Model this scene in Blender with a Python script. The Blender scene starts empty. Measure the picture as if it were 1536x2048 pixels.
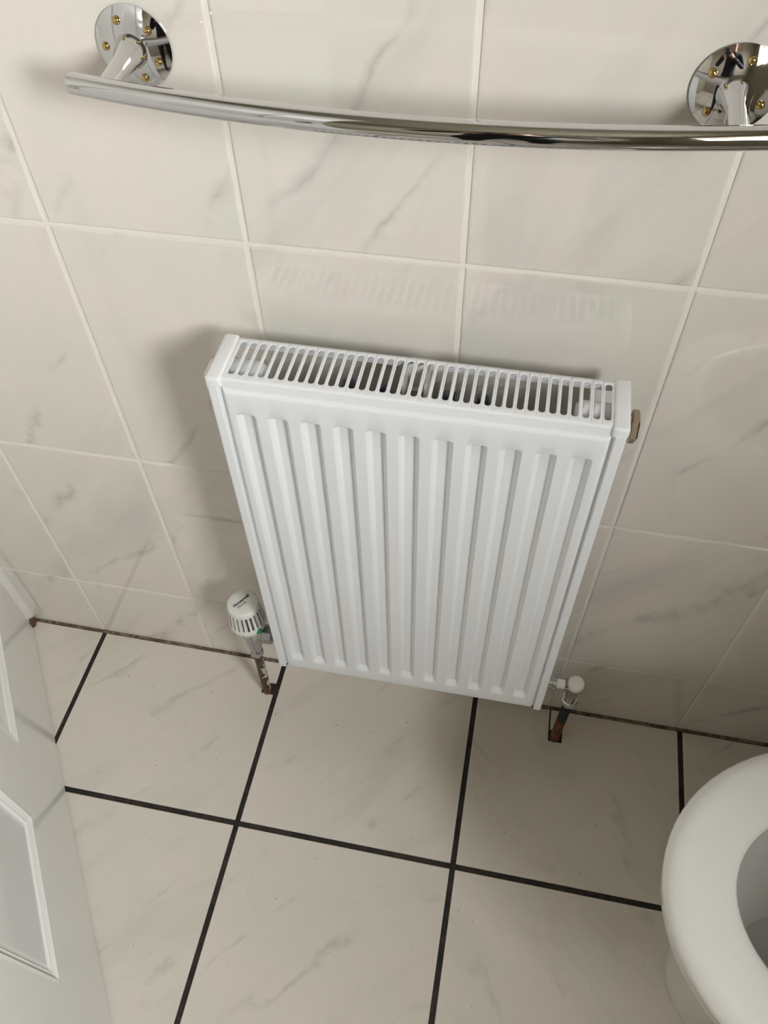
import bpy, bmesh, math, random
from mathutils import Vector, Matrix
PI = math.pi
random.seed(4)
scene = bpy.context.scene
C = scene.collection

# ------------------------------------------------------------------ camera
cam_d = bpy.data.cameras.new('camera')
cam_d.sensor_fit = 'AUTO'; cam_d.sensor_width = 36.0; cam_d.lens = 28.3526
cam_d.clip_start = 0.02
cam = bpy.data.objects.new('camera', cam_d); C.objects.link(cam)
CAM = Vector((0.709863, -0.661556, 1.375158))
CR = Matrix(((0.981084, -0.140926, 0.132719),
             (0.192710, 0.776022, -0.600543),
             (-0.018361, 0.614760, 0.788501)))
cam.matrix_world = Matrix.Translation(CAM) @ CR.to_4x4()
scene.camera = cam

# ------------------------------------------------------------------ daylight (overcast sky through the window) and exposure
world = bpy.data.worlds.new('overcast_sky'); scene.world = world
world.use_nodes = True
bg = world.node_tree.nodes['Background']
wnt = world.node_tree
wtc = wnt.nodes.new('ShaderNodeTexCoord'); wsx = wnt.nodes.new('ShaderNodeSeparateXYZ'); wrp = wnt.nodes.new('ShaderNodeValToRGB')
wnt.links.new(wtc.outputs['Generated'], wsx.inputs[0]); wnt.links.new(wsx.outputs['Z'], wrp.inputs['Fac'])
wrp.color_ramp.elements[0].position = 0.0; wrp.color_ramp.elements[0].color = (.13, .13, .11, 1)      # ground below the horizon
wrp.color_ramp.elements[1].position = .03; wrp.color_ramp.elements[1].color = (.97, .985, 1.0, 1)      # even overcast above it
wnt.links.new(wrp.outputs['Color'], bg.inputs['Color'])
bg.inputs['Strength'].default_value = 31.0
WIN_Y0, WIN_Y1, WIN_Z0, WIN_Z1, WALL_R = -1.62, -0.92, 1.30, 2.06, 1.62
REVEAL = .23
pl = bpy.data.lights.new('window_portal', 'AREA'); pl.shape = 'RECTANGLE'
pl.size = WIN_Z1 - WIN_Z0; pl.size_y = WIN_Y1 - WIN_Y0
pl.cycles.is_portal = True
po = bpy.data.objects.new('window_portal', pl); C.objects.link(po)
po.location = (WALL_R + REVEAL + .005, (WIN_Y0 + WIN_Y1) / 2, (WIN_Z0 + WIN_Z1) / 2)
po.rotation_euler = (0, PI / 2, 0)
vs = scene.view_settings
vs.view_transform = 'Standard'; vs.look = 'None'; vs.gamma = 1.0; vs.use_curve_mapping = False
vs.exposure = 1.20
scene.cycles.caustics_reflective = False; scene.cycles.caustics_refractive = False

# ------------------------------------------------------------------ helpers
def mesh_obj(name, verts, faces, mat=None, parent=None, smooth=False):
    me = bpy.data.meshes.new(name); me.from_pydata([tuple(v) for v in verts], [], faces); me.update()
    return link(name, me, mat, parent, smooth)

def link(name, me, mat=None, parent=None, smooth=False):
    if mat: me.materials.append(mat)
    if smooth:
        for p in me.polygons: p.use_smooth = True
    o = bpy.data.objects.new(name, me); C.objects.link(o)
    if parent: o.parent = parent
    return o

def bm_obj(name, bm, mat=None, parent=None, smooth=False, sharp=None):
    bmesh.ops.recalc_face_normals(bm, faces=bm.faces[:])
    me = bpy.data.meshes.new(name); bm.to_mesh(me); bm.free()
    o = link(name, me, mat, parent, smooth)
    if smooth: me.set_sharp_from_angle(angle=math.radians(sharp or 35))
    return o

def thing(name, label, cat, loc=(0, 0, 0), group=None):
    o = bpy.data.objects.new(name, None); C.objects.link(o); o.location = loc
    o.empty_display_size = .05
    tag(o, label, cat, group); return o

def tag(o, label, cat, group=None):
    o['label'] = label; o['category'] = cat
    if group: o['group'] = group
    return o

def struct(o, label=None):
    o['kind'] = 'structure'
    if label: o['label'] = label
    return o

def box_bm(x0, x1, y0, y1, z0, z1, bev=0, seg=2, bm=None):
    own = bmesh.new()
    r = bmesh.ops.create_cube(own, size=1)
    for v in own.verts:
        v.co = Vector((x0 + (v.co.x + .5) * (x1 - x0), y0 + (v.co.y + .5) * (y1 - y0), z0 + (v.co.z + .5) * (z1 - z0)))
    if bev: bmesh.ops.bevel(own, geom=own.edges[:], offset=bev, segments=seg, profile=.5, affect='EDGES')
    if bm is None: return own
    me = bpy.data.meshes.new('t'); own.to_mesh(me); own.free(); bm.from_mesh(me); bpy.data.meshes.remove(me)
    return bm

def lathe_bm(profile, n=32, axis='Z', origin=(0, 0, 0), bm=None, sq=None):
    """profile: (r, h) list along the axis"""
    bm = bm or bmesh.new(); rings = []
    O = Vector(origin)
    def P(r, h, a):
        c, s = r * math.cos(a), r * math.sin(a)
        if axis == 'Z': v = (c, s, h)
        elif axis == 'X': v = (h, c, s)
        else: v = (c, h, s)
        return O + Vector(v)
    for r, h in profile:
        if r < 1e-6: rings.append([bm.verts.new(P(0, h, 0))])
        else: rings.append([bm.verts.new(P(r, h, 2 * PI * i / n + (PI / n if sq else 0))) for i in range(n)])
    for a, b in zip(rings, rings[1:]):
        if len(a) == 1 and len(b) == 1: continue
        for i in range(n):
            j = (i + 1) % n
            if len(a) == 1: bm.faces.new((a[0], b[i], b[j]))
            elif len(b) == 1: bm.faces.new((a[i], a[j], b[0]))
            else: bm.faces.new((a[i], a[j], b[j], b[i]))
    if len(rings[0]) > 1: bm.faces.new(rings[0][::-1])
    if len(rings[-1]) > 1: bm.faces.new(rings[-1])
    return bm

def tube_bm(pts, rad, n=20, bm=None, up=(0, 0, 1)):
    bm = bm or bmesh.new(); rings = []; up = Vector(up)
    for i, p in enumerate(pts):
        p = Vector(p); a = Vector(pts[max(0, i - 1)]); b = Vector(pts[min(len(pts) - 1, i + 1)])
        t = (b - a).normalized(); u = up.cross(t).normalized(); w = t.cross(u)
        r = rad[i] if isinstance(rad, (list, tuple)) else rad
        rings.append([bm.verts.new(p + u * r * math.cos(2 * PI * k / n) + w * r * math.sin(2 * PI * k / n)) for k in range(n)])
    for a, b in zip(rings, rings[1:]):
        for k in range(n): bm.faces.new((a[k], a[(k + 1) % n], b[(k + 1) % n], b[k]))
    bm.faces.new(rings[0][::-1]); bm.faces.new(rings[-1])
    return bm

def text_mesh(name, body, size, mat, parent, M, bold=0.0, depth=.00015, spacing=1.0):
    cu = bpy.data.curves.new(name, 'FONT'); cu.body = body; cu.size = size
    cu.align_x = 'CENTER'; cu.align_y = 'CENTER'; cu.extrude = depth; cu.offset = bold; cu.space_character = spacing
    cu.resolution_u = 3
    tmp = bpy.data.objects.new('tmp_text', cu); C.objects.link(tmp)
    dg = bpy.context.evaluated_depsgraph_get()
    me = bpy.data.meshes.new_from_object(tmp.evaluated_get(dg))
    bpy.data.objects.remove(tmp); bpy.data.curves.remove(cu)
    me.name = name; me.transform(M); me.materials.clear()
    return link(name, me, mat, parent)

# ------------------------------------------------------------------ materials
def new_mat(name):
    m = bpy.data.materials.new(name); m.use_nodes = True
    return m, m.node_tree, m.node_tree.nodes['Principled BSDF']

def N(nt, kind, **kw):
    n = nt.nodes.new(kind)
    for k, v in kw.items():
        if k.startswith('i_'): n.inputs[k[2:].replace('_', ' ')].default_value = v
        else: setattr(n, k, v)
    return n

def ramp(nt, src, stops, interp='LINEAR'):
    r = nt.nodes.new('ShaderNodeValToRGB'); r.color_ramp.interpolation = interp
    els = r.color_ramp.elements
    while len(els) < len(stops): els.new(.5)
    for e, (p, c) in zip(els, stops):
        e.position = p; e.color = (c, c, c, 1) if isinstance(c, (int, float)) else (*c, 1)
    nt.links.new(src, r.inputs['Fac']); return r.outputs['Color']

def mix(nt, fac, a, b, mode='MIX'):
    m = nt.nodes.new('ShaderNodeMix'); m.data_type = 'RGBA'; m.blend_type = mode
    for sock, v in ((m.inputs[0], fac), (m.inputs[6], a), (m.inputs[7], b)):
        if hasattr(v, 'is_output'): nt.links.new(v, sock)
        elif isinstance(v, (int, float)): sock.default_value = v if sock.type == 'VALUE' else (v, v, v, 1)
        else: sock.default_value = (*v, 1)
    return m.outputs[2]

def math_n(nt, op, a, b=None, clamp=False):
    m = nt.nodes.new('ShaderNodeMath'); m.operation = op; m.use_clamp = clamp
    for s, v in zip(m.inputs, (a, b)):
        if v is None: continue
        if hasattr(v, 'is_output'): nt.links.new(v, s)
        else: s.default_value = v
    return m.outputs[0]

def noise(nt, vec, scale, detail=3, rough=.55, dist=0.0):
    n = N(nt, 'ShaderNodeTexNoise'); n.inputs['Scale'].default_value = scale
    n.inputs['Detail'].default_value = detail; n.inputs['Roughness'].default_value = rough
    n.inputs['Distortion'].default_value = dist
    if vec is not None: nt.links.new(vec, n.inputs['Vector'])
    return n.outputs['Fac']

def paint(name, col, rough=.35, var=.03, metallic=0, spec=.5, bump=0, bscale=300, coat=0):
    m, nt, b = new_mat(name)
    tc = N(nt, 'ShaderNodeTexCoord')
    f = noise(nt, tc.outputs['Object'], 14, 4)
    c = mix(nt, f, [max(0, x * (1 - var)) for x in col], [min(1, x * (1 + var)) for x in col])
    nt.links.new(c, b.inputs['Base Color'])
    r = math_n(nt, 'ADD', math_n(nt, 'MULTIPLY', noise(nt, tc.outputs['Object'], 40, 3), rough * .3), rough * .85)
    nt.links.new(r, b.inputs['Roughness'])
    b.inputs['Metallic'].default_value = metallic
    b.inputs['Specular IOR Level'].default_value = spec
    b.inputs['Coat Weight'].default_value = coat
    if bump:
        bn = N(nt, 'ShaderNodeBump'); bn.inputs['Strength'].default_value = bump; bn.inputs['Distance'].default_value = .001
        nt.links.new(noise(nt, tc.outputs['Object'], bscale, 2), bn.inputs['Height']); nt.links.new(bn.outputs[0], b.inputs['Normal'])
    return m

def marble(name, plane, cool, warm, veincol, rough, vein_amt, ang, across, along, spec=.5, specks=0.0, freq=7.0):
    """glazed printed marble-look tile. plane 'XZ' (wall) or 'XY' (floor); each tile gets its own offset"""
    m, nt, b = new_mat(name)
    tc = N(nt, 'ShaderNodeTexCoord'); oi = N(nt, 'ShaderNodeObjectInfo')
    add = N(nt, 'ShaderNodeVectorMath', operation='MULTIPLY_ADD')
    comb = N(nt, 'ShaderNodeCombineXYZ')
    for k, mul in enumerate((37.0, 91.0, 53.0)):
        nt.links.new(math_n(nt, 'MULTIPLY', oi.outputs['Random'], mul), comb.inputs[k])
    nt.links.new(tc.outputs['Object'], add.inputs[0]); add.inputs[1].default_value = (1, 1, 1)
    nt.links.new(comb.outputs[0], add.inputs[2])
    P = add.outputs[0]
    rot = N(nt, 'ShaderNodeMapping')
    nt.links.new(P, rot.inputs['Vector'])
    if plane == 'XZ':
        rot.inputs['Rotation'].default_value = (0, ang, 0)
    else:
        sgn = math_n(nt, 'SUBTRACT', math_n(nt, 'MULTIPLY', math_n(nt, 'GREATER_THAN', oi.outputs['Random'], .4), 2.0), 1.0)
        rc = N(nt, 'ShaderNodeCombineXYZ'); nt.links.new(math_n(nt, 'MULTIPLY', sgn, ang), rc.inputs[2])
        nt.links.new(rc.outputs[0], rot.inputs['Rotation'])      # floor tiles were laid turned either way
    st = N(nt, 'ShaderNodeMapping'); nt.links.new(rot.outputs[0], st.inputs['Vector'])
    st.inputs['Scale'].default_value = (across, 1, along) if plane == 'XZ' else (across, along, 1)
    # mottled glaze: two soft tones
    base = mix(nt, ramp(nt, noise(nt, P, 9, 4, .6), [(.36, 0.0), (.64, 1.0)]), cool, warm)
    # broad clouds along the vein direction
    cl = ramp(nt, noise(nt, st.outputs[0], .9, 4, .6, .5), [(.52, 0.0), (.80, 1.0)])
    base = mix(nt, math_n(nt, 'MULTIPLY', cl, .62 * vein_amt), base, veincol)
    # veins: thin ridges broken up by a patch mask
    sxyz = N(nt, 'ShaderNodeSeparateXYZ'); nt.links.new(rot.outputs[0], sxyz.inputs[0])
    u = sxyz.outputs['X'] if plane == 'XZ' else sxyz.outputs['Y']
    wob = math_n(nt, 'ADD', math_n(nt, 'MULTIPLY', math_n(nt, 'SUBTRACT', noise(nt, st.outputs[0], .55, 3.0, .55), .5), 2.4),
                 math_n(nt, 'MULTIPLY', math_n(nt, 'SUBTRACT', noise(nt, P, 26, 4.0, .6), .5), .30))
    w1 = math_n(nt, 'ADD', math_n(nt, 'MULTIPLY', u, freq), wob)
    ridge = math_n(nt, 'ABSOLUTE', math_n(nt, 'SUBTRACT', math_n(nt, 'FRACT', w1), .5))
    v = ramp(nt, ridge, [(0.0, 1.0), (.022, .60), (.085, 0.0)])
    pm = ramp(nt, noise(nt, P, 9.5, 3, .6), [(.49, 0.0), (.66, 1.0)])
    fuzz = ramp(nt, noise(nt, P, 45, 3, .7), [(.30, .55), (.65, 1.0)])
    v = math_n(nt, 'MULTIPLY', math_n(nt, 'MULTIPLY', v, pm), fuzz)
    base = mix(nt, math_n(nt, 'MULTIPLY', v, vein_amt), base, [x * .80 for x in veincol])
    if specks:
        sp = ramp(nt, noise(nt, P, 170, 1, .5), [(.76, 0.0), (.79, 1.0)])
        base = mix(nt, math_n(nt, 'MULTIPLY', sp, specks), base, (.14, .12, .10))
    nt.links.new(base, b.inputs['Base Color'])
    b.inputs['Roughness'].default_value = rough
    b.inputs['Specular IOR Level'].default_value = spec
    return m

def blotch(name, cols, scale, rough=.7, stretch=(1, 1, 1), bump=.3, sharp=.08):
    """patchy material: colours stepped by noise (peeling paint, rust, dirty grout)"""
    m, nt, b = new_mat(name)
    tc = N(nt, 'ShaderNodeTexCoord'); mp = N(nt, 'ShaderNodeMapping'); nt.links.new(tc.outputs['Object'], mp.inputs['Vector'])
    mp.inputs['Scale'].default_value = stretch
    f = noise(nt, mp.outputs[0], scale, 5, .65)
    k = len(cols); stops = []
    for i, c in enumerate(cols):
        lo = .32 + .36 * i / k; hi = .32 + .36 * (i + 1) / k
        stops += [(lo + sharp * .36 / k * 3, c), (hi - .001, c)]
    nt.links.new(ramp(nt, f, stops), b.inputs['Base Color'])
    b.inputs['Roughness'].default_value = rough
    bn = N(nt, 'ShaderNodeBump'); bn.inputs['Strength'].default_value = bump; bn.inputs['Distance'].default_value = .001
    nt.links.new(f, bn.inputs['Height']); nt.links.new(bn.outputs[0], b.inputs['Normal'])
    return m

M_WTILE = marble('wall_tile_glaze', 'XZ', (.715, .695, .615), (.765, .695, .635), (.43, .41, .39), .02, .66, math.radians(-36), 8.5, 2.0, .9)
M_FTILE = marble('floor_tile_glaze', 'XY', (.715, .68, .595), (.745, .685, .615), (.49, .46, .40), .22, .58, math.radians(48), 3.2, 12.0, .45, .5, 8.5)
M_WGROUT = paint('white_wall_grout', (.79, .755, .68), .75, .08, bump=.4, bscale=500)
M_FGROUT = blotch('black_floor_grout', [(.010, .008, .007), (.018, .014, .011), (.035, .024, .016), (.015, .011, .009)], 26, .75)
M_JOINT = blotch('brown_stained_joint', [(.06, .030, .018), (.12, .080, .052), (.21, .165, .12), (.09, .052, .032)], 22, .7)
M_RAD = paint('white_radiator_enamel', (.79, .80, .81), .34, .008, spec=.5)
M_RADIN = paint('white_inner_steel', (.70, .71, .73), .4, .02)
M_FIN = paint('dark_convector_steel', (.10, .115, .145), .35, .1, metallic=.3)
M_PLASTIC = paint('white_valve_plastic', (.74, .735, .69), .33, .01)
M_CAPPLASTIC = paint('cream_cap_plastic', (.84, .81, .72), .4, .02)
M_CHROME = paint('chrome', (.66, .66, .67), .05, .01, metallic=1)
M_VCHROME = paint('valve_chrome', (.46, .46, .46), .09, .02, metallic=1)
M_SATIN = paint('satin_chrome', (.62, .62, .62), .22, .03, metallic=1)
M_DULLCHROME = paint('dull_nickel_nut', (.34, .34, .34), .36, .03, metallic=1)
M_NICKEL = paint('brown_nickel_plug', (.42, .34, .26), .2, .05, metallic=1)
M_BRASS = paint('brass', (.58, .40, .16), .18, .05, metallic=1)
M_DARK = paint('dark_slot', (.12, .12, .10), .6)
M_INK = paint('black_print', (.012, .012, .012), .5, 0)
M_GREYINK = paint('grey_print', (.12, .12, .12), .5, 0)
M_GREEN = paint('green_marker_plastic', (.0, .22, .07), .4, .05)
M_CERAMIC = paint('white_toilet_ceramic', (.80, .79, .76), .08, .01, spec=.5)
M_SEAT = paint('white_toilet_seat', (.90, .895, .86), .16, .01, spec=.5)
M_DOOR = paint('white_gloss_door_paint', (.77, .765, .73), .12, .015, spec=.5)
M_JAMB = paint('brushed_white_jamb_paint', (.72, .71, .68), .4, .05, bump=.8, bscale=160)
M_ROT = blotch('rotted_brown_wood', [(.045, .02, .01), (.12, .055, .02), (.20, .11, .05)], 90, .8)
M_WALL = paint('beige_painted_plaster', (.33, .295, .225), .6, .02, bump=.1)
M_CEIL = paint('white_ceiling_plaster', (.50, .47, .40), .7, .02)
M_WFRAME = paint('white_window_frame', (.75, .75, .74), .3, .01)
M_WATER = paint('toilet_water', (.55, .56, .55), .03, .01)

def m_pipe1():
    m, nt, b = new_mat('peeling_painted_copper_pipe')
    tc = N(nt, 'ShaderNodeTexCoord'); sx = N(nt, 'ShaderNodeSeparateXYZ'); nt.links.new(tc.outputs['Object'], sx.inputs[0])
    f = noise(nt, tc.outputs['Object'], 75, 4, .6)
    g = math_n(nt, 'ADD', math_n(nt, 'MULTIPLY', math_n(nt, 'SUBTRACT', sx.outputs['X'], .3485), 26.0), f)
    cream = ramp(nt, g, [(.64, 0.0), (.66, 1.0)])
    low = ramp(nt, math_n(nt, 'ADD', sx.outputs['Z'], math_n(nt, 'MULTIPLY', f, .02)), [(.018, 0.0), (.022, 1.0)])
    brown = mix(nt, ramp(nt, noise(nt, tc.outputs['Object'], 120, 4), [(.35, 0.0), (.65, 1.0)]), (.030, .016, .009), (.085, .045, .022))
    brown = mix(nt, low, (.13, .05, .018), brown)
    nt.links.new(mix(nt, math_n(nt, 'MULTIPLY', cream, low), brown, (.47, .44, .35)), b.inputs['Base Color'])
    b.inputs['Roughness'].default_value = .5
    bn = N(nt, 'ShaderNodeBump'); bn.inputs['Strength'].default_value = .5; bn.inputs['Distance'].default_value = .001
    nt.links.new(cream, bn.inputs['Height']); nt.links.new(bn.outputs[0], b.inputs['Normal'])
    return m
M_PIPE1 = m_pipe1()

def m_pipe2():
    m, nt, b = new_mat('tarnished_copper_pipe')
    tc = N(nt, 'ShaderNodeTexCoord'); sx = N(nt, 'ShaderNodeSeparateXYZ'); nt.links.new(tc.outputs['Object'], sx.inputs[0])
    f = noise(nt, tc.outputs['Object'], 60, 4, .6)
    h = math_n(nt, 'ADD', sx.outputs['Z'], math_n(nt, 'MULTIPLY', f, .03))
    blk = ramp(nt, h, [(.092, 0.0), (.098, 1.0)])
    rust = mix(nt, ramp(nt, noise(nt, tc.outputs['Object'], 90, 4), [(.35, 0.0), (.65, 1.0)]), (.060, .018, .006), (.20, .055, .014))
    nt.links.new(mix(nt, blk, rust, (.007, .007, .006)), b.inputs['Base Color'])
    b.inputs['Roughness'].default_value = .65
    return m
M_PIPE2 = m_pipe2()

def m_glass():
    m, nt, b = new_mat('window_glass')
    out = nt.nodes['Material Output']; nt.nodes.remove(b)
    t = N(nt, 'ShaderNodeBsdfTransparent'); g = N(nt, 'ShaderNodeBsdfGlossy'); g.inputs['Roughness'].default_value = .02
    mx = N(nt, 'ShaderNodeMixShader')
    mx.inputs[0].default_value = .05; nt.links.new(t.outputs[0], mx.inputs[1]); nt.links.new(g.outputs[0], mx.inputs[2])
    nt.links.new(mx.outputs[0], out.inputs['Surface'])
    return m
M_GLASS = m_glass()

# ------------------------------------------------------------------ the room shell
XL, XR, YB, ZC = -0.20, WALL_R, -2.10, 2.36
TW, TF = .0075, .008          # tile thickness wall / floor
# back wall (grout bed) with its tiles: tile faces at y = 0, grout face at y = +.0012
wall_back = struct(bm_obj('wall_back', box_bm(-1.3, XR + REVEAL, .0014, .12, -.15, ZC), M_WGROUT))
wg = .0046
def wall_tile(x0, x1, z0, z1):
    """glazed tile with a pillowed edge; front face at y=0, object origin at the tile's centre"""
    cx, cz = (x0 + x1) / 2, (z0 + z1) / 2; hx, hz = (x1 - x0) / 2, (z1 - z0) / 2
    vs_, fs = [], []
    for ins, y in ((0, .004), (0, .0010), (.0006, .0004), (.0022, 0.0)):
        vs_ += [(-hx + ins, y, -hz + ins), (hx - ins, y, -hz + ins), (hx - ins, y, hz - ins), (-hx + ins, y, hz - ins)]
    for r in range(3):
        for k in range(4): fs.append((r * 4 + k, r * 4 + (k + 1) % 4, r * 4 + 4 + (k + 1) % 4, r * 4 + 4 + k))
    fs.append((12, 13, 14, 15))
    o = mesh_obj('tile', vs_, fs, M_WTILE, wall_back)
    o.location = (cx, 0, cz)
    o.rotation_euler = (random.uniform(-.0012, .0012), 0, random.uniform(-.0012, .0012))
    return o
VX = [-0.153] + [0.0005, .2180, .4322, .6485, .8630, 1.0835, 1.299, 1.515, XR + .002]
HZ = [.0022, .1812, .5432, .9092, 1.2735, 1.6378, 2.0022, ZC]
for xa, xb in zip(VX, VX[1:]):
    for za, zb in zip(HZ, HZ[1:]):
        wall_tile(xa + wg / 2, xb - wg / 2, za + (wg / 2 if za > .01 else 0), zb - wg / 2)

# floor: dark grout bed with proud tiles, top of tiles at z = 0
floor = struct(bm_obj('floor', box_bm(-1.3, XR + REVEAL, YB - .1, .0013, -.05, -.0022), M_FGROUT))
fg = .0088
def floor_tile(poly):
    cx = sum(p[0] for p in poly) / len(poly); cy = sum(p[1] for p in poly) / len(poly)
    bm = bmesh.new()
    f = bm.faces.new([bm.verts.new((x - cx, y - cy, -.006)) for x, y in poly])
    if f.normal.z < 0: f.normal_flip()
    ex = bmesh.ops.extrude_face_region(bm, geom=[f])
    top = [v for v in ex['geom'] if isinstance(v, bmesh.types.BMVert)]
    for v in top: v.co.z = 0.0
    edges = [e for e in bm.edges if all(v in top for v in e.verts)]
    bmesh.ops.bevel(bm, geom=edges, offset=.0012, segments=2, profile=.5, affect='EDGES')
    o = bm_obj('tile', bm, M_FTILE, floor)
    o.location = (cx, cy, 0)
    return o
FX = [-1.09, -.7265, -.3632, 0.0, .3635, .7265, 1.0895, 1.453, XR + .01]
FY = [-.0048 + fg / 2, -.3035, -.667, -1.0305, -1.394, -1.757, YB - .05]
for i, (xa, xb) in enumerate(zip(FX, FX[1:])):
    for j, (ya, yb) in enumerate(zip(FY, FY[1:])):
        x0, x1, y1, y0 = xa + fg / 2, xb - fg / 2, ya - fg / 2, yb + fg / 2
        if i == 3 and j == 0:      # notch for the left pipe, open to the joint on its right
            floor_tile([(x0, y0), (x1, y0), (x1, -.0695), (.3365, -.0685), (.338, -.0480), (x1, -.0465), (x1, y1), (x0, y1)])
        elif i == 5 and j == 0:    # slot for the right pipe, re-filled with a sliver towards the wall
            floor_tile([(x0, y0), (x1, y0), (x1, y1), (.8858, y1), (.8853, -.0640), (.8618, -.0640), (.8612, y1), (x0, y1)])
            floor_tile([(.8640, -.0425), (.8850, -.0425), (.8853, y1), (.8635, y1)])
        else:
            floor_tile([(x0, y0), (x1, y0), (x1, y1), (x0, y1)])
# stained joint where wall tiles meet the floor
jv, jf = [], []
nj = 90
for k in range(nj + 1):
    x = -.150 + (XR + .148) * k / nj
    w = .0042 + .0016 * math.sin(k * 1.7) * math.sin(k * .37) + random.uniform(-.0008, .0008)
    h = .0020 + .0010 * math.sin(k * .9 + 1)
    jv += [(x, -w, -.004), (x, -w, .0004), (x, -.0008, max(.0012, h)), (x, .003, h)]
for k in range(nj):
    for q in range(3): jf.append((k * 4 + q, k * 4 + 4 + q, k * 4 + 5 + q, k * 4 + 1 + q))
mesh_obj('stained_joint', jv, jf, M_JOINT, floor, True)['label'] = 'brown stained joint along the foot of the tiled wall'

# remaining shell (only seen in reflections, but it bounces the daylight)
struct(bm_obj('ceiling', box_bm(-1.3, XR + REVEAL, YB - .1, .12, ZC, ZC + .1), M_CEIL))
struct(bm_obj('wall_front', box_bm(-1.3, XR + REVEAL, YB - .1, YB, -.05, ZC), M_WALL))
bm = bmesh.new()
for a in ((XR, XR + REVEAL, YB, .0014, -.05, WIN_Z0), (XR, XR + REVEAL, YB, .0014, WIN_Z1, ZC),
          (XR, XR + REVEAL, YB, WIN_Y0, WIN_Z0, WIN_Z1), (XR, XR + REVEAL, WIN_Y1, .0014, WIN_Z0, WIN_Z1)):
    box_bm(*a, bm=bm)
wall_right = struct(bm_obj('wall_right', bm, M_WALL))
DOOR_W, DOOR_H = .838, 1.981
HINGE = Vector((-.1438, -.0205, 0))
bm = bmesh.new()
box_bm(XL - .10, XL, YB, -.915, -.05, ZC, bm=bm); box_bm(XL - .10, XL, -.915, .0014, 2.04, ZC, bm=bm)
struct(bm_obj('wall_left', bm, M_WALL))
struct(bm_obj('wall_hall', box_bm(-1.34, -1.24, YB - .1, .12, -.05, ZC), M_WALL))

# window in the right wall
win = struct(thing('window_1', 'white framed window in the right wall', 'window', (XR + REVEAL - .02, (WIN_Y0 + WIN_Y1) / 2, WIN_Z0)))
del win['category']
hw, hh = (WIN_Y1 - WIN_Y0) / 2, WIN_Z1 - WIN_Z0
for nm, a in (('frame_rail', (-.015, .015, -hw, hw, 0, .05)), ('frame_rail', (-.015, .015, -hw, hw, hh - .05, hh)),
              ('frame_stile', (-.015, .015, -hw, -hw + .05, .05, hh - .05)), ('frame_stile', (-.015, .015, hw - .05, hw, .05, hh - .05)),
              ('transom', (-.015, .015, -hw + .05, hw - .05, .54, .58))):
    bm_obj(nm, box_bm(*a, bev=.004), M_WFRAME, win)
bm_obj('pane', box_bm(-.002, .002, -hw + .045, hw - .045, .045, hh - .045), M_GLASS, win)

# ------------------------------------------------------------------ door standing ajar, and its frame in the corner
fr = struct(thing('door_frame', 'white painted door jamb in the corner with a rotted brown foot', 'door frame', (-.17, -.01, 0)))
del fr['category']
def wp(o, root): o.matrix_parent_inverse = Matrix.Translation(root.location).inverted(); return o
wp(bm_obj('jamb', box_bm(-.199, -.1475, -.0190, .0012, .012, 2.03, .0016), M_JAMB, fr), fr)
wp(bm_obj('head', box_bm(XL - .1, -.16, -.915, -.013, 2.005, 2.04, .002), M_JAMB, fr), fr)
wp(bm_obj('far_jamb', box_bm(XL - .1, -.16, -.915, -.885, 0, 2.005, .002), M_JAMB, fr), fr)
bm = bmesh.new(); bmesh.ops.create_icosphere(bm, subdivisions=3, radius=1)
for v in bm.verts:
    c = v.co; k = 1 + .28 * math.sin(9 * c.x + 3) * math.sin(8 * c.y) + .2 * math.sin(13 * c.z + c.x * 7)
    v.co = Vector((-.1495 + c.x * .0085 * k, -.0130 + c.y * .0085 * k, .004 + max(c.z, -.6) * .0145 * k))
wp(bm_obj('rotted_foot', bm, M_ROT, fr, True), fr)

door = struct(thing('door_1', 'white gloss panelled door standing ajar at the left', 'door', HINGE)); del door['category']
door.rotation_euler = (0, 0, math.atan2(-.818203, .574929))
# local frame: +x along the leaf, +y towards the visible face (turned below), z up
DT = .035
PX = [(.1285, .3570), (.4690, .6975)]
PZ = [(.2115, .78), (.98, 1.50), (1.61, 1.87)]
# face sheet as a height field so panels, moulding and rails form one moulded skin
def door_h(s, z):
    h = 0
    for a, b in PX:
        for c, d in PZ:
            e = min(s - a, b - s, z - c, d - z)
            if e > -.001:
                if e < .006: h = -.0045 * max(0, min(1, e / .0015))
                elif e < .0095: h = -.0020
                elif e < .0150: h = -.0050 + .0022 * math.sin((e - .0095) / .0055 * PI)
                elif e < .0230: h = -.0068
                else: h = -.0062
                if e >= .0 and e < .006: h = .0012 * math.sin(max(0, e) / .006 * PI) - .0008 * e / .006
    return h
def samples(edges, lo, hi):
    offs = [-.001, 0, .0015, .003, .0045, .006, .0068, .0095, .0105, .0122, .014, .015, .0165, .023, .0245]
    s = {round(lo, 5), round(hi, 5)}
    for a, b in edges:
        for o in offs: s.add(round(a + o, 5)); s.add(round(b - o, 5))
    return sorted(x for x in s if lo <= x <= hi)
SX = samples(PX, .0, DOOR_W); SZ = samples(PZ, .004, DOOR_H)
rg = random.Random(3)
vv, ff = [], []
for iz, z in enumerate(SZ):
    for s in SX: vv.append((s, door_h(s, z), z))
nx = len(SX)
for iz in range(len(SZ) - 1):
    for ix in range(nx - 1):
        a = iz * nx + ix; ff.append((a, a + 1, a + nx + 1, a + nx))
bm = bmesh.new(); me = bpy.data.meshes.new('t'); me.from_pydata(vv, [], ff); bm.from_mesh(me); bpy.data.meshes.remove(me)
skin = bm_obj('panelled_face', bm, M_DOOR, door, True, 25)
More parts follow.
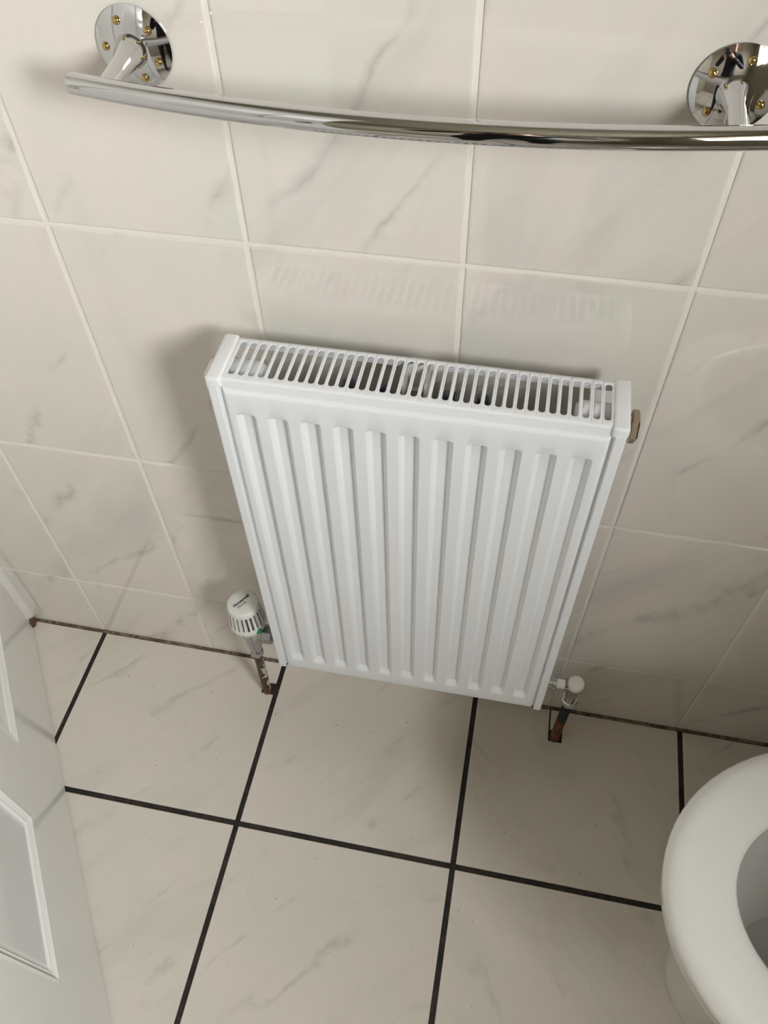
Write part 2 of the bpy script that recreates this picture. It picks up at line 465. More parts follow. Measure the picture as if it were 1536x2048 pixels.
# core of the leaf, with a slightly uneven painted bottom edge
bm = bmesh.new(); ring = []
nb = 60
for k in range(nb + 1):
    s = DOOR_W * k / nb
    z = .0035 + rg.uniform(-.0011, .0011)
    ring.append([bm.verts.new((s, -.0075, z)), bm.verts.new((s, .0001, z)), bm.verts.new((s, -DT, .004)), ])
for a, b in zip(ring, ring[1:]):
    bm.faces.new((a[0], a[1], b[1], b[0])); bm.faces.new((a[0], b[0], b[2], a[2]))
box_bm(0, DOOR_W, -DT, -.0075, .004, DOOR_H, bm=bm)
# edge strips closing the face to the core
for (x0, x1, z0, z1) in ((0, .002, .004, DOOR_H), (DOOR_W - .002, DOOR_W, .004, DOOR_H), (0, DOOR_W, DOOR_H - .002, DOOR_H)):
    box_bm(x0, x1, -.0075, 0, z0, z1, bm=bm)
bm_obj('leaf_core', bm, M_DOOR, door)
for z in (.23, 1.75):
    bm_obj('hinge', lathe_bm([(.005, z - .04), (.005, z + .04)], 14, 'Z', (-.004, -.004, 0)), M_SATIN, door, True)
hd = bm_obj('handle_plate', box_bm(.765, .805, 0, .004, .93, 1.09, .001), M_SATIN, door)
bm_obj('lever', tube_bm([(.785, .002, 1.04), (.785, .045, 1.04), (.775, .052, 1.04), (.68, .052, 1.04)], .008, 14), M_SATIN, hd, True)

# ------------------------------------------------------------------ radiator
RX0, RX1, RXC = .4065, .8245, .6155
RZ0, RZ1 = .2005, .8210
RYF, RYB = -.1050, -.0350
rad = thing('radiator', 'white steel panel radiator with vertical grooves and slotted top grille', 'radiator', (RXC, -.07, RZ0))
def R_(o): return wp(o, rad)
# front panel: pressed sheet, 11 recessed vertical channels
px0, px1, pz0, pz1 = .4205, .8110, .2030, .8075
g0, gp = .4420, .03463
def sst(t): t = max(0, min(1, t)); return t * t * (3 - 2 * t)
GZ0, GZ1 = .2300, .7765
def panel_y(x, z):
    k = round((x - g0) / gp); k = max(0, min(10, k)); d = abs(x - (g0 + k * gp))
    t_ = max(0, min(1, (d - .0056) / .0054)); c = 1 - (.55 * t_ + .45 * sst(t_))                       # trapezoid across
    e = sst((z - GZ0) / .013) * sst((GZ1 - z) / .006)      # closed ends
    y = RYF + .0072 * c * e
    r = .0055                                              # rolled rim
    dd = min(x - px0, px1 - x, z - pz0, pz1 - z)
    if dd < r: y += r - math.sqrt(max(0, r * r - (r - dd) ** 2))
    return y
xs = set()
for k in range(11):
    for o in (-.0173, -.0140, -.0117, -.0110, -.0104, -.0095, -.0083, -.0071, -.0062, -.0056, -.0050, -.0025, 0, .0025, .0050, .0056, .0062, .0071, .0083, .0095, .0104, .0110, .0117, .0140):
        xs.add(round(g0 + k * gp + o, 5))
xs |= {round(v, 5) for q in (0, .0004, .0012, .0025, .004, .0055) for v in (px0 + q, px1 - q)}
xs = sorted(x for x in xs if px0 <= x <= px1)
zs = {round(v, 5) for q in (0, .0004, .0012, .0025, .004, .0055) for v in (pz0 + q, pz1 - q)}
zs |= {round(GZ0 + .0013 * k, 5) for k in range(11)} | {round(GZ1 - .001 * k, 5) for k in range(7)} | {round(GZ0 + .02 + k * .04, 5) for k in range(13)}
zs = sorted(zs)
vv = [(x, panel_y(x, z), z) for z in zs for x in xs]; ff = []
nx, nz = len(xs), len(zs)
for i in range(nz - 1):
    for j in range(nx - 1): a = i * nx + j; ff.append((a, a + 1, a + nx + 1, a + nx))
b0 = len(vv)                                               # flat back of the water way
vv += [(px0, -.086, pz0), (px1, -.086, pz0), (px1, -.086, pz1), (px0, -.086, pz1)]
ff.append((b0, b0 + 3, b0 + 2, b0 + 1))
ff += [tuple(list(range(nx)) + [b0 + 1, b0]), tuple([(nz - 1) * nx + j for j in range(nx)] + [b0 + 2, b0 + 3]),
       tuple([i * nx for i in range(nz)] + [b0 + 3, b0]), tuple([i * nx + nx - 1 for i in range(nz)] + [b0 + 2, b0 + 1])]
bm = bmesh.new(); me = bpy.data.meshes.new('t'); me.from_pydata(vv, [], ff); bm.from_mesh(me); bpy.data.meshes.remove(me)
R_(bm_obj('front_panel', bm, M_RAD, rad, True, 50))

# top grille: one sheet with 37 rounded slots, flanges bent down front and back
gx0, gx1 = .4205, .8105; gyf, gyb, gz = -.1010, -.0360, RZ1 - .0006
n_s = 37; s0, s1 = .4292, .8045; sp = (s1 - s0) / (n_s - 1); sw = .0033
syf, syb = -.0925, -.0425
bm = bmesh.new(); cache = {}
def V(x, y, z=None):
    key = (round(x, 6), round(y, 6), round(gz if z is None else z, 6))
    if key not in cache: cache[key] = bm.verts.new(key)
    return cache[key]
def face(*a): bm.faces.new([V(*p) for p in a])
arc = [PI / 2 * k / 5 for k in range(6)]
rf, zl = .003, .0
for k in range(n_s):
    xc = s0 + k * sp; xa = gx0 if k == 0 else xc - sp / 2; xb = gx1 if k == n_s - 1 else xc + sp / 2
    for sgn, xo in ((-1, xa), (1, xb)):
        out = [(xo, gyf + rf), (xc, gyf + rf)]
        out += [(xc + sgn * sw * math.sin(a), syf + sw - sw * math.cos(a)) for a in arc]
        out += [(xc + sgn * sw * math.sin(a), syb - sw + sw * math.cos(a)) for a in arc[::-1]]
        out += [(xc, gyb - .002), (xo, gyb - .002)]
        face(*out)
gr = R_(bm_obj('top_grille', bm, M_RAD, rad, True, 40))
# consistent outside normals (up) before thickening
me = gr.data
if sum(p.normal.z * p.area for p in me.polygons) < 0: me.flip_normals()
so = gr.modifiers.new('sheet', 'SOLIDIFY'); so.thickness = .0011; so.offset = -1
bv = gr.modifiers.new('soft_edges', 'BEVEL'); bv.width = .00045; bv.segments = 2; bv.limit_method = 'ANGLE'; bv.angle_limit = math.radians(50)

bm = bmesh.new()
for prof in ([(gyf + rf - rf * math.sin(t), gz - rf + rf * math.cos(t)) for t in arc] + [(gyf, RZ1 - .0135), (gyf + .0010, RZ1 - .0135), (gyf + .0010, gz - rf)],
             [(gyb - .002 + .002 * math.sin(t), gz - .002 + .002 * math.cos(t)) for t in arc] + [(gyb, RZ1 - .014), (gyb - .0010, RZ1 - .014), (gyb - .0010, gz - .003)]):
    a = [bm.verts.new((gx0, y, z)) for y, z in prof]; b = [bm.verts.new((gx1, y, z)) for y, z in prof]
    for q in range(len(prof) - 1): bm.faces.new((a[q], a[q + 1], b[q + 1], b[q]))
fl = bm_obj('grille_flange', bm, M_RAD, gr, True, 50)

# side panels with their corner caps
def side(mirror):
    f = (lambda x: x) if not mirror else (lambda x: 2 * RXC - x)
    zt = RZ1 - .009
    prof = [(.4175, RYF + .0042), (.4175, RYF + .0010), (.4165, RYF), (.4085, RYF), (.4070, RYF + .0005), (.4065, RYF + .002), (.4065, RYB + .0005), (.412, RYB)]
    inner = [(.4115, RYB - .001), (.4077, RYB - .001), (.4077, RYF + .0025), (.4085, RYF + .0015), (.4160, RYF + .0015), (.4163, RYF + .0042)]
    poly = prof + inner
    bm = bmesh.new()
    lo = [bm.verts.new((f(x), y, RZ0)) for x, y in poly]; hi = [bm.verts.new((f(x), y, zt)) for x, y in poly]
    for i in range(len(poly)):
        j = (i + 1) % len(poly); bm.faces.new((lo[i], lo[j], hi[j], hi[i]))
    bm.faces.new(lo[::-1]); bm.faces.new(hi)
    xa_, xb_ = sorted((f(.4155), f(.4225)))
    box_bm(xa_, xb_, RYF + .0045, -.092, RZ0 + .004, RZ1 - .014, bm=bm)  # white backing strip added behind the seam so the shaded gap reads lighter
    s = R_(bm_obj('side_panel', bm, M_RAD, rad))
    x0, x1 = sorted((f(.4048), f(.4212)))
    bm = box_bm(x0, x1, -.1043, -.0335, RZ1 - .0125, RZ1 + .0012, .0030, 3)
    cp = bm_obj('corner_cap', bm, M_RAD, s, True, 60)
    return s
side(False); side(True)
# inside, seen through the slots: end bosses, convector loops, corrugated convector, bracket clip
for sgn in (-1, 1):
    xe = RXC + sgn * .196
    prof = [(.0, xe), (.0165, xe), (.0165, xe - sgn * .030), (.012, xe - sgn * .036), (0, xe - sgn * .037)]
    R_(bm_obj('end_boss', lathe_bm(prof, 28, 'X', (0, -.0670, .7965)), M_RAD, rad, True))
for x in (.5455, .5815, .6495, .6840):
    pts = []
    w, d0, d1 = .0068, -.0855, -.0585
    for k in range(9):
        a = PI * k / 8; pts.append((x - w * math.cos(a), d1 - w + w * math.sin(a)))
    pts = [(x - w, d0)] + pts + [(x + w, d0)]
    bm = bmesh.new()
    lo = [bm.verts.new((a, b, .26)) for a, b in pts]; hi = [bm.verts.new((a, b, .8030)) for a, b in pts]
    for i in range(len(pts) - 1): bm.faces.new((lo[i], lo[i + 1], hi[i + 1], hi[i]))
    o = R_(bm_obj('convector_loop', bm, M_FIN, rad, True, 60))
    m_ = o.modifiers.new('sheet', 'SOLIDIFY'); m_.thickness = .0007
pts = []
k = 0; x = .436
while x < .800:
    pts.append((x, -.0855 if k % 4 in (0, 3) else -.060)); x += .0125 if k % 2 else .0045; k += 1
bm = bmesh.new()
lo = [bm.verts.new((a, b, .26)) for a, b in pts]; hi = [bm.verts.new((a, b, .752)) for a, b in pts]
for i in range(len(pts) - 1): bm.faces.new((lo[i], lo[i + 1], hi[i + 1], hi[i]))
R_(bm_obj('convector', bm, M_RADIN, rad))
bm = bmesh.new()
box_bm(.6000, .6260, -.0015, -.0005, .50, .7900, .0003, 1, bm)
box_bm(.6030, .6230, -.048, -.0010, .7840, .7855, .0003, 1, bm)
box_bm(.6000, .6030, -.066, -.0400, .7600, .8150, .0008, 1, bm)
box_bm(.6230, .6260, -.066, -.0400, .7600, .8150, .0008, 1, bm)
box_bm(.6000, .6260, -.0410, -.0390, .7650, .8165, .0006, 1, bm)
R_(bm_obj('bracket_clip', bm, M_PLASTIC, rad))
# end plugs
bm = lathe_bm([(.0155, RX1 + .0005), (.0155, RX1 + .004), (.0125, RX1 + .0042), (.0125, RX1 + .006)], 30, 'X', (0, -.0685, .7925))
lathe_bm([(.0165, RX1 + .006), (.0175, RX1 + .007), (.0175, RX1 + .012), (.0160, RX1 + .0135)], 6, 'X', (0, -.0685, .7925), bm)
R_(bm_obj('vent_plug', bm, M_NICKEL, rad))['label'] = 'brownish nickel hexagonal vent plug'
bm = box_bm(RX0 - .0135, RX0 - .0005, -.084, -.056, .780, .806, .004, 3)
R_(bm_obj('blanking_plug', bm, M_CAPPLASTIC, rad, True, 60))['label'] = 'cream plastic blanking plug'
# lower tappings
for xe, sgn in ((RX0, -1), (RX1, 1)):
    R_(bm_obj('tapping', lathe_bm([(.0105, xe - sgn * .004), (.0105, xe + sgn * .003), (.008, xe + sgn * .0035)], 20, 'X', (0, -.0625 if sgn < 0 else -.0575, .2190 if sgn < 0 else .2080)), M_SATIN, rad, True))

# ------------------------------------------------------------------ thermostatic valve (left) and its pipe
VX_, VY_ = .3490, -.0630
zn = .2190
tv = thing('thermostatic_valve', 'white thermostatic valve head on a chrome body, left of the radiator', 'radiator valve', (VX_, VY_, .15))
def T_(o): return wp(o, tv)
O2 = (VX_, VY_, 0)
b_ = lathe_bm([(.0095, .146), (.0128, .148), (.0128, .1605), (.0118, .1615)], 6, 'Z', O2)
T_(bm_obj('compression_nut', b_, M_VCHROME, tv))
bm = lathe_bm([(.0105, .160), (.0118, .170), (.0135, .182), (.0140, .198), (.0140, .230), (.0125, .236), (.0125, .240)], 28, 'Z', O2)
lathe_bm([(.0100, VX_ + .004), (.0100, VX_ + .0245)], 24, 'X', (0, VY_, zn), bm)
T_(bm_obj('valve_body', bm, M_VCHROME, tv, True))
b_ = lathe_bm([(.0135, VX_ + .0200), (.0155, VX_ + .0215), (.0155, VX_ + .0365), (.0140, VX_ + .0385), (.0085, VX_ + .0390), (.0085, RX0 - .0030)], 8, 'X', (0, VY_, zn), sq=True)
T_(bm_obj('union_nut', b_, M_DULLCHROME, tv))
# knurled collar under the head
bm = bmesh.new(); n = 60; rings = []
for h in (.232, .2335, .2500):
    rings.append([bm.verts.new((VX_ + (.0172 + (.0007 if i % 2 else 0)) * math.cos(2 * PI * i / n), VY_ + (.0172 + (.0007 if i % 2 else 0)) * math.sin(2 * PI * i / n), h)) for i in range(n)])
for a, b in zip(rings, rings[1:]):
    for i in range(n): bm.faces.new((a[i], a[(i + 1) % n], b[(i + 1) % n], b[i]))
bm.faces.new(rings[0][::-1]); bm.faces.new(rings[-1])
T_(bm_obj('knurled_collar', bm, M_VCHROME, tv))
# head: skirt, ribbed cage with open slots, cap
hz0 = .2480
prof = [(.0178, hz0), (.0272, hz0 + .0005), (.0288, hz0 + .002), (.0294, hz0 + .0110), (.0288, hz0 + .0135), (.0255, hz0 + .0140), (.0240, hz0 + .004), (.0178, hz0 + .002)]
hd = T_(bm_obj('valve_head', lathe_bm(prof + [prof[0]], 48, 'Z', O2), M_PLASTIC, tv, True, 50))
n_r = 22
rib = bmesh.new()
for i in range(n_r):
    a = 2 * PI * (i + .5) / n_r
    def Q(r, da, h): return Vector((VX_ + r * math.cos(a + da), VY_ + r * math.sin(a + da), h))
    v = []
    for (r0, r1, h, da) in ((.0215, .0290, hz0 + .011, .098), (.0210, .0274, hz0 + .028, .082), (.0205, .0252, hz0 + .053, .074)):
        v.append([rib.verts.new(Q(r0, -da, h)), rib.verts.new(Q(r1, -da * .8, h)), rib.verts.new(Q(r1, da * .8, h)), rib.verts.new(Q(r0, da, h))])
    for p, q in zip(v, v[1:]):
        for k in range(4): rib.faces.new((p[k], p[(k + 1) % 4], q[(k + 1) % 4], q[k]))
    rib.faces.new(v[0][::-1]); rib.faces.new(v[-1])
def sub(o, p): return o       # the part above already sits at the world origin
sub(bm_obj('ribbed_cage', rib, M_PLASTIC, hd), hd)
sub(bm_obj('inner_sleeve', lathe_bm([(.0205, hz0 + .003), (.0220, hz0 + .014), (.0200, hz0 + .052)], 32, 'Z', O2), M_DARK, hd, True), hd)
zt = hz0 + .0615
sub(bm_obj('cap', lathe_bm([(.0205, hz0 + .0500), (.0254, hz0 + .0505), (.0252, hz0 + .0560), (.0248, zt - .0030), (.0238, zt - .0016), (.0222, zt - .0007), (.016, zt - .0001), (.008, zt), (0, zt)], 48, 'Z', O2), M_PLASTIC, hd, True, 60), hd)
# print on the cap (runs up to the right) and marks on the skirt
ta = math.atan2(.0261, .0169)
base = Matrix.Translation((VX_ - .0008, VY_ + .0012, zt + .0003)) @ Matrix.Rotation(ta, 4, 'Z')
sub(text_mesh('print', 'Honeywell', .0070, M_INK, hd, base @ Matrix.Translation((0, .0022, 0)), .00016), hd)
sub(text_mesh('print', 'Home', .0064, M_GREYINK, hd, base @ Matrix.Translation((-.0040, -.0042, 0)), 0.0), hd)
def skirt(ang, h=hz0 + .0058):
    c, s = math.cos(ang), math.sin(ang)
    return Matrix(((-s, 0, c, VX_ + .0292 * c), (c, 0, s, VY_ + .0292 * s), (0, 1, 0, h), (0, 0, 0, 1)))
fa = -PI / 2
for k, t in enumerate(('.', '.', '6', '.', '.')):
    a = fa + (k - 2) * .26 + .06
    if t == '6': sub(text_mesh('scale_mark', '6', .0062, M_GREYINK, hd, skirt(a)), hd)
    else:
        b = lathe_bm([(.0006, 0), (.0006, .0003)], 10); b.transform(skirt(a)); sub(bm_obj('scale_mark', b, M_GREYINK, hd), hd)
# green setting marker
a = fa + .98
bm = bmesh.new(); bmesh.ops.create_icosphere(bm, subdivisions=3, radius=1)
for v in bm.verts:
    k = 1 - .45 * max(0, v.co.z); v.co = Vector((v.co.x * .0055 * k, v.co.y * .0030, v.co.z * .0068))
bm.transform(Matrix.Translation((VX_ + .0288 * math.cos(a), VY_ + .0288 * math.sin(a), hz0 + .0075)) @ Matrix.Rotation(a + PI / 2, 4, 'Z'))
sub(bm_obj('setting_marker', bm, M_GREEN, hd, True), hd)['label'] = 'green setting marker'

pp = [(.3470, -.0640, -.0100), (.3475, -.0638, .03), (.3485, -.0633, .09), (VX_, VY_, .152)]
pipe1 = bm_obj('supply_pipe', tube_bm(pp, .0078, 22, up=(0, 1, 0)), M_PIPE1, None, True)
tag(pipe1, 'brown copper pipe with peeling cream paint rising to the thermostatic valve', 'pipe')

# ------------------------------------------------------------------ lockshield valve (right) and its pipe
LX, LY, lz = .8735, -.0575, .2080
lv = thing('lockshield_valve', 'chrome lockshield valve with round cream cap, right of the radiator', 'radiator valve', (LX, LY, .15))
def L_(o): return wp(o, lv)
O3 = (LX, LY, 0)
L_(bm_obj('compression_nut', lathe_bm([(.0105, .1500), (.0138, .1520), (.0142, .1600), (.0142, .1640), (.0125, .1670), (.0105, .1672)], 30, 'Z', O3), M_CHROME, lv, True))
bm = lathe_bm([(.0090, .165), (.0098, .178), (.0105, .198), (.0105, .212), (.0090, .214)], 26, 'Z', O3)
lathe_bm([(.0095, LX - .004), (.0095, LX - .0180), (.0088, LX - .0190)], 24, 'X', (0, LY, lz), bm)
L_(bm_obj('valve_body', bm, M_VCHROME, lv, True))
bm = lathe_bm([(.0105, LX - .0150), (.0142, LX - .0165), (.0142, LX - .0290), (.0125, LX - .0300)], 6, 'X', (0, LY, lz), sq=True)
L_(bm_obj('union_nut', bm, M_SATIN, lv))
L_(bm_obj('tail', lathe_bm([(.0128, LX - .0300), (.0128, LX - .0345), (.0092, LX - .0350), (.0092, RX1 + .0035)], 26, 'X', (0, LY, lz)), M_SATIN, lv, True))
L_(bm_obj('cap', lathe_bm([(.0105, .2085), (.0130, .2095), (.0136, .2130), (.0132, .2180), (.0112, .2205), (.0095, .2210), (.0040, .2210), (.0, .2212)], 36, 'Z', O3), M_CAPPLASTIC, lv, True, 50))['label'] = 'round cream plastic cap'
pp = [(.8720, -.0575, -.0100), (.8722, -.0575, .05), (.8730, -.0575, .11), (LX, LY, .154)]
pipe2 = bm_obj('return_pipe', tube_bm(pp, .0082, 22, up=(0, 1, 0)), M_PIPE2, None, True)
tag(pipe2, 'rusty orange pipe blackened at the top, rising to the lockshield valve', 'pipe')

# ------------------------------------------------------------------ towel rail
rail = thing('towel_rail', 'bowed chrome towel rail on two round screwed wall plates', 'towel rail', (.6035, 0, 1.0885))
def W_(o): return wp(o, rail)
xL, xR = .3335, .8735; ys, yb = -.0600, -.0880; zb = 1.0835
pts = []
for k in range(49):
    t = k / 48; x = xL + (xR - xL) * t; u = 2 * t - 1
    pts.append((x, yb + (ys - yb) * u * u, zb))
bm = tube_bm(pts, .0086, 32)
W_(bm_obj('bar', bm, M_CHROME, rail, True, 40))
def plate(xc, zc, angs, r_s=.0228):
    Rd = .075; r0 = .0325; sag0 = Rd - math.sqrt(Rd * Rd - r0 * r0)
    prof = [(r0 - .0003, 0.0), (r0, -.0012)]
    for k in range(15):
        r = r0 * (1 - k / 15); s = Rd - math.sqrt(Rd * Rd - r * r); prof.append((r, -(.0018 + sag0 - s)))
    prof.append((0, -(.0018 + sag0)))
    pl_ = W_(bm_obj('wall_plate', lathe_bm(prof, 64, 'Y', (xc, 0, zc)), M_CHROME, rail, True, 45))
    for a in angs:
        a = math.radians(a); s = Rd - math.sqrt(Rd * Rd - r_s * r_s); y = -(.0018 + sag0 - s)
        o = lathe_bm([(.0034, y + .0015), (.0034, y - .0006), (.0028, y - .0019), (.0016, y - .0027), (0, y - .0029)], 18, 'Y', (xc + r_s * math.cos(a), 0, zc + r_s * math.sin(a)))
        sub(bm_obj('brass_screw', o, M_BRASS, pl_, True, 60), pl_)
    yc = ys + (yb - ys) * (1 - ((xc - .6035) / .27) ** 2)
    prof = [(.0138, -.0045), (.0136, -.0090), (.0118, -.0150), (.0096, -.0240), (.0084, -.0340), (.0080, -.0450), (.0080, yc)]
    bm = bmesh.new(); rings = []
    for r, y in prof:
        dz = (zb - zc) * (y / yc)
        rings.append([bm.verts.new((xc + r * math.cos(2 * PI * i / 30), y, zc + dz + r * math.sin(2 * PI * i / 30))) for i in range(30)])
    for a, b in zip(rings, rings[1:]):
        for i in range(30): bm.faces.new((a[i], a[(i + 1) % 30], b[(i + 1) % 30], b[i]))
    bm.faces.new(rings[0][::-1]); bm.faces.new(rings[-1])
    W_(bm_obj('post', bm, M_CHROME, rail, True))
plate(.3640, 1.0890, (110, 41, 177, 338, 284))
plate(.8430, 1.0885, (77, 149, 225, 284, 338))

# ------------------------------------------------------------------ toilet (pan, seat, cistern)
TY = -.3900
toi = thing('toilet', 'white toilet with open bowl and white seat ring at the right edge', 'toilet', (1.25, TY, 0))
def O_(o): return wp(o, toi)
n = 72
def egg(tip, af, b, back):
    """outline with its tip at x=tip: front half ellipse (af, b) and a flatter back end"""
    pts = []; xc = tip + af
    for i in range(n):
        a = 2 * PI * i / n; c, s = math.cos(a), math.sin(a)
        if c <= 0: pts.append((xc + af * c, TY + b * s))
        else:
            e = .75; pts.append((xc + back * (abs(c) ** e), TY + b * (abs(s) ** .85) * (1 if s >= 0 else -1)))
    return pts
def loft(levels, bm=None, cap0=True, cap1=True):
    bm = bm or bmesh.new(); rings = []
    for pts, z in levels: rings.append([bm.verts.new((x, y, z)) for x, y in pts])
    for a, b in zip(rings, rings[1:]):
        for i in range(n): bm.faces.new((a[i], a[(i + 1) % n], b[(i + 1) % n], b[i]))
    if cap0: bm.faces.new(rings[0][::-1])
    if cap1: bm.faces.new(rings[-1])
    return bm
ZS = .4500
def blend(t):   # outline between the inner (0) and the outer (1) edge of the seat
    A = egg(1.0230, .172, .1230, .110); B = egg(.9455, .2495, .1985, .185)
    return [((1 - t) * a[0] + t * b[0], (1 - t) * a[1] + t * b[1]) for a, b in zip(A, B)]
ring = [(.97, ZS - .023), (.045, ZS - .023), (.012, ZS - .020), (.0, ZS - .014), (.02, ZS - .008), (.07, ZS - .0040), (.16, ZS - .0010), (.30, ZS), (.60, ZS - .0008), (.74, ZS - .0022),
        (.83, ZS - .0045), (.90, ZS - .0080), (.955, ZS - .0125), (.985, ZS - .0170), (.975, ZS - .0225)]
bm = bmesh.new(); rings = []
for t, z in ring: rings.append([bm.verts.new((x, y, z)) for x, y in blend(t)])
for a, b in zip(rings, rings[1:] + rings[:1]):
    for i in range(n): bm.faces.new((a[i], a[(i + 1) % n], b[(i + 1) % n], b[i]))
O_(bm_obj('seat', bm, M_SEAT, toi, True, 60))
zr = ZS - .024
out = [(egg(.9560, .2400, .1890, .19), zr), (egg(.9520, .2430, .1920, .19), zr - .006), (egg(.9530, .2425, .1915, .19), zr - .028), (egg(.9600, .237, .187, .20), zr - .042),
       (egg(.985, .23, .172, .23), .335), (egg(1.030, .20, .140, .24), .26), (egg(1.060, .18, .118, .26), .16), (egg(1.066, .18, .118, .29), .07), (egg(1.058, .19, .126, .30), .015), (egg(1.058, .19, .126, .30), 0.0)]
inn = [(egg(1.0190, .176, .1270, .115), zr), (egg(1.012, .183, .134, .12), zr - .012), (egg(1.014, .180, .132, .12), zr - .035), (egg(1.028, .165, .118, .11), .33), (egg(1.06, .13, .090, .09), .25), (egg(1.10, .085, .060, .06), .19), (egg(1.125, .06, .04, .04), .15)]
bm = loft(out[::-1] + inn, None, True, True)
O_(bm_obj('pan', bm, M_CERAMIC, toi, True, 50))
O_(bm_obj('water', loft([(egg(1.0998, .0855, .0605, .0605), .1905)], None, True, False), M_WATER, toi))
bm = box_bm(1.385, 1.46, TY - .10, TY + .10, .0, .36, .02, 3); box_bm(1.34, 1.60, TY - .11, TY + .11, .33, .42, .02, 3, bm)
O_(bm_obj('rear_shelf', bm, M_CERAMIC, toi, True, 50))
cis = O_(bm_obj('cistern', box_bm(1.43, 1.610, TY - .20, TY + .20, .422, .78, .022, 4), M_CERAMIC, toi, True, 50))
sub(bm_obj('lid', box_bm(1.42, 1.614, TY - .21, TY + .21, .781, .815, .010, 3), M_CERAMIC, cis, True, 50), cis)
bm = bmesh.new(); rg_ = []
for x_, k_ in ((1.385, .97), (1.383, 1.0), (1.371, 1.0), (1.368, .96)):
    rg_.append([bm.verts.new((x_ + .025 * max(0, (.46 + .195 + .20 * math.sin(a_) * k_) - .47) / .4, TY + .185 * k_ * math.cos(a_), .46 + .195 + .20 * math.sin(a_) * k_)) for a_ in [2 * PI * i / 48 for i in range(48)]])
for a, b in zip(rg_, rg_[1:]):
    for i in range(48): bm.faces.new((a[i], a[(i + 1) % 48], b[(i + 1) % 48], b[i]))
bm.faces.new(rg_[0][::-1]); bm.faces.new(rg_[-1])
O_(bm_obj('raised_lid', bm, M_SEAT, toi, True, 50))
sub(bm_obj('flush_button', lathe_bm([(.02, .815), (.02, .820), (.016, .822)], 24, 'Z', (1.52, TY, 0)), M_CHROME, cis, True), cis)

# ------------------------------------------------------------------ the person taking the picture (seen in the chrome)
M_CLOTH = paint('black_clothes', (.012, .012, .016), .8, .2)
M_SKIN = paint('skin', (.50, .29, .21), .5, .06)
M_HAIR = paint('brown_hair', (.06, .035, .02), .6, .2)
M_PHONE = paint('phone_shell', (.03, .03, .035), .2, .05)
M_SHOE = paint('black_shoes', (.015, .014, .014), .5, .1)
cr, cu_, cb = (CR.col[0].copy(), CR.col[1].copy(), CR.col[2].copy())
def camp(r, u, b): return CAM + cr * r + cu_ * u + cb * b
bm = box_bm(-.056, .016, -.131, .016, .0035, .0115, .003, 3)
bm.transform(Matrix.Translation(CAM) @ CR.to_4x4())
phone = tag(bm_obj('phone', bm, M_PHONE, None, True, 60), 'dark phone held by the person reflected in the rail', 'phone')
bx_, by_ = .755, -1.10
jv, je, jr = [], [], []
def J(p, r, par=None):
    jv.append(Vector(p)); jr.append(r if isinstance(r, tuple) else (r, r))
    if par is not None: je.append((par, len(jv) - 1))
    return len(jv) - 1
pel = J((bx_, by_, .95), (.150, .105))
bel = J((bx_, by_ + .005, 1.10), (.135, .100), pel)
che = J((bx_, by_ + .02, 1.30), (.155, .110), bel)
upc = J((bx_, by_ + .035, 1.43), (.130, .090), che)
nek = J((bx_, by_ + .065, 1.50), (.056, .056), upc)
jaw = J((bx_, by_ + .095, 1.555), (.062, .068), nek)
hed = J((bx_, by_ + .105, 1.625), (.074, .090), jaw)
top = J((bx_, by_ + .090, 1.690), (.066, .080), hed)
J((bx_, by_ + .205, 1.600), (.013, .013), hed)
hand_c = []
for sg in (-1, 1):
    hip = J((bx_ + sg * .095, by_, .88), .088, pel)
    kne = J((bx_ + sg * .11, by_ + .03, .50), .060, hip)
    ank = J((bx_ + sg * .12, by_ - .01, .10), .042, kne)
    hel = J((bx_ + sg * .12, by_ + .01, .045), .042, ank)
    J((bx_ + sg * .135, by_ + .17, .036), .034, hel)
    sh = J((bx_ + sg * .175, by_ + .04, 1.42), .062, upc)
    el = J((bx_ + sg * .265, by_ + .13, 1.17), .046, sh)
    side_r = (-.056 if sg < 0 else .016) + sg * .012
    wr_p = camp(side_r + sg * .025, -.150, .045)
    wr = J(wr_p, .028, el)
    pm_p = camp(side_r + sg * .010, -.090, .028)
    pm = J(pm_p, (.026, .018), wr)
    hand_c.append((wr_p, pm_p))
    for k, (du, ln) in enumerate(((.030, .030), (.012, .034), (-.006, .032), (-.022, .026))):
        f1 = J(camp(side_r + sg * .012, -.075 + du, .010), .0085, pm)
        f2 = J(camp(side_r + sg * .006, -.072 + du, -.004), .0078, f1)
        J(camp(side_r - sg * ln, -.068 + du, -.0045), .0068, f2)
    t1 = J(camp(side_r - sg * .004, -.075, .030), .0095, pm)
    J(camp(side_r - sg * .030, -.055, .022), .0080, t1)
me = bpy.data.meshes.new('person_skeleton'); me.from_pydata([tuple(v) for v in jv], je, [])
tmp = bpy.data.objects.new('tmp_person', me); C.objects.link(tmp)
sk = tmp.modifiers.new('skin', 'SKIN'); sk.use_smooth_shade = True
for i, d in enumerate(me.skin_vertices[0].data): d.radius = jr[i]; d.use_root = (i == 0)
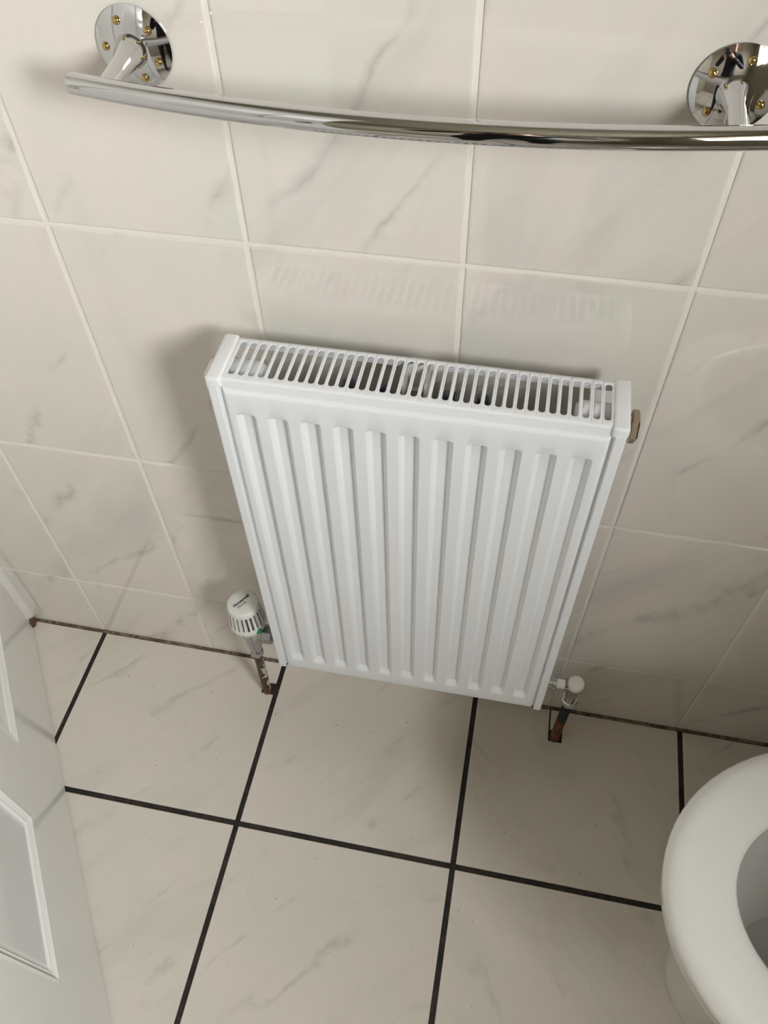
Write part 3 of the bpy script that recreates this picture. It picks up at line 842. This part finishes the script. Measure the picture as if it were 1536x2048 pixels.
ss = tmp.modifiers.new('sub', 'SUBSURF'); ss.levels = 1; ss.render_levels = 1
bm_me = bpy.data.meshes.new_from_object(tmp.evaluated_get(bpy.context.evaluated_depsgraph_get()))
bpy.data.objects.remove(tmp)
bm_me.name = 'person_body'; bm_me.materials.clear()
person = thing('person', 'person in black clothes holding a phone, reflected in the chrome plates', 'person', (bx_, by_, 0))
body = wp(link('body', bm_me, M_CLOTH, person, True), person)
bm_me.materials.append(M_SKIN); bm_me.materials.append(M_SHOE)
for p in bm_me.polygons:
    c = p.center
    if c.z > 1.492 and (c - Vector((bx_, by_ + .09, 1.62))).length < .20: p.material_index = 1
    elif any((c - b).length < .055 or (c - (a * .4 + b * .6)).length < .05 for a, b in hand_c): p.material_index = 1
    elif c.z < .085: p.material_index = 2
bm = bmesh.new(); bmesh.ops.create_icosphere(bm, subdivisions=3, radius=1)
for v in bm.verts:
    c = v.co.copy(); v.co = Vector((bx_ + c.x * .086, by_ + .082 + c.y * .098 - (.03 if c.y > 0 and c.z < .2 else 0), 1.668 + c.z * (.072 if c.z > 0 else .07 if c.y < 0 else .01)))
wp(bm_obj('hair', bm, M_HAIR, person, True), person)
for sg in (-1, 1):
    bm = bmesh.new(); bmesh.ops.create_icosphere(bm, subdivisions=2, radius=.012)
    bm.transform(Matrix.Translation((bx_ + sg * .032, by_ + .183, 1.628))); wp(bm_obj('eye', bm, M_INK, person, True), person)
    bm = bmesh.new(); bmesh.ops.create_icosphere(bm, subdivisions=2, radius=1)
    bm.transform(Matrix.Translation((bx_ + sg * .078, by_ + .100, 1.615)) @ Matrix.Diagonal((.010, .018, .030, 1))); wp(bm_obj('ear', bm, M_SKIN, person, True), person)
bm = bmesh.new(); bmesh.ops.create_icosphere(bm, subdivisions=2, radius=1)
bm.transform(Matrix.Translation((bx_, by_ + .172, 1.560)) @ Matrix.Diagonal((.024, .010, .006, 1))); wp(bm_obj('mouth', bm, paint('lips', (.38, .15, .12), .5, .05), person, True), person)
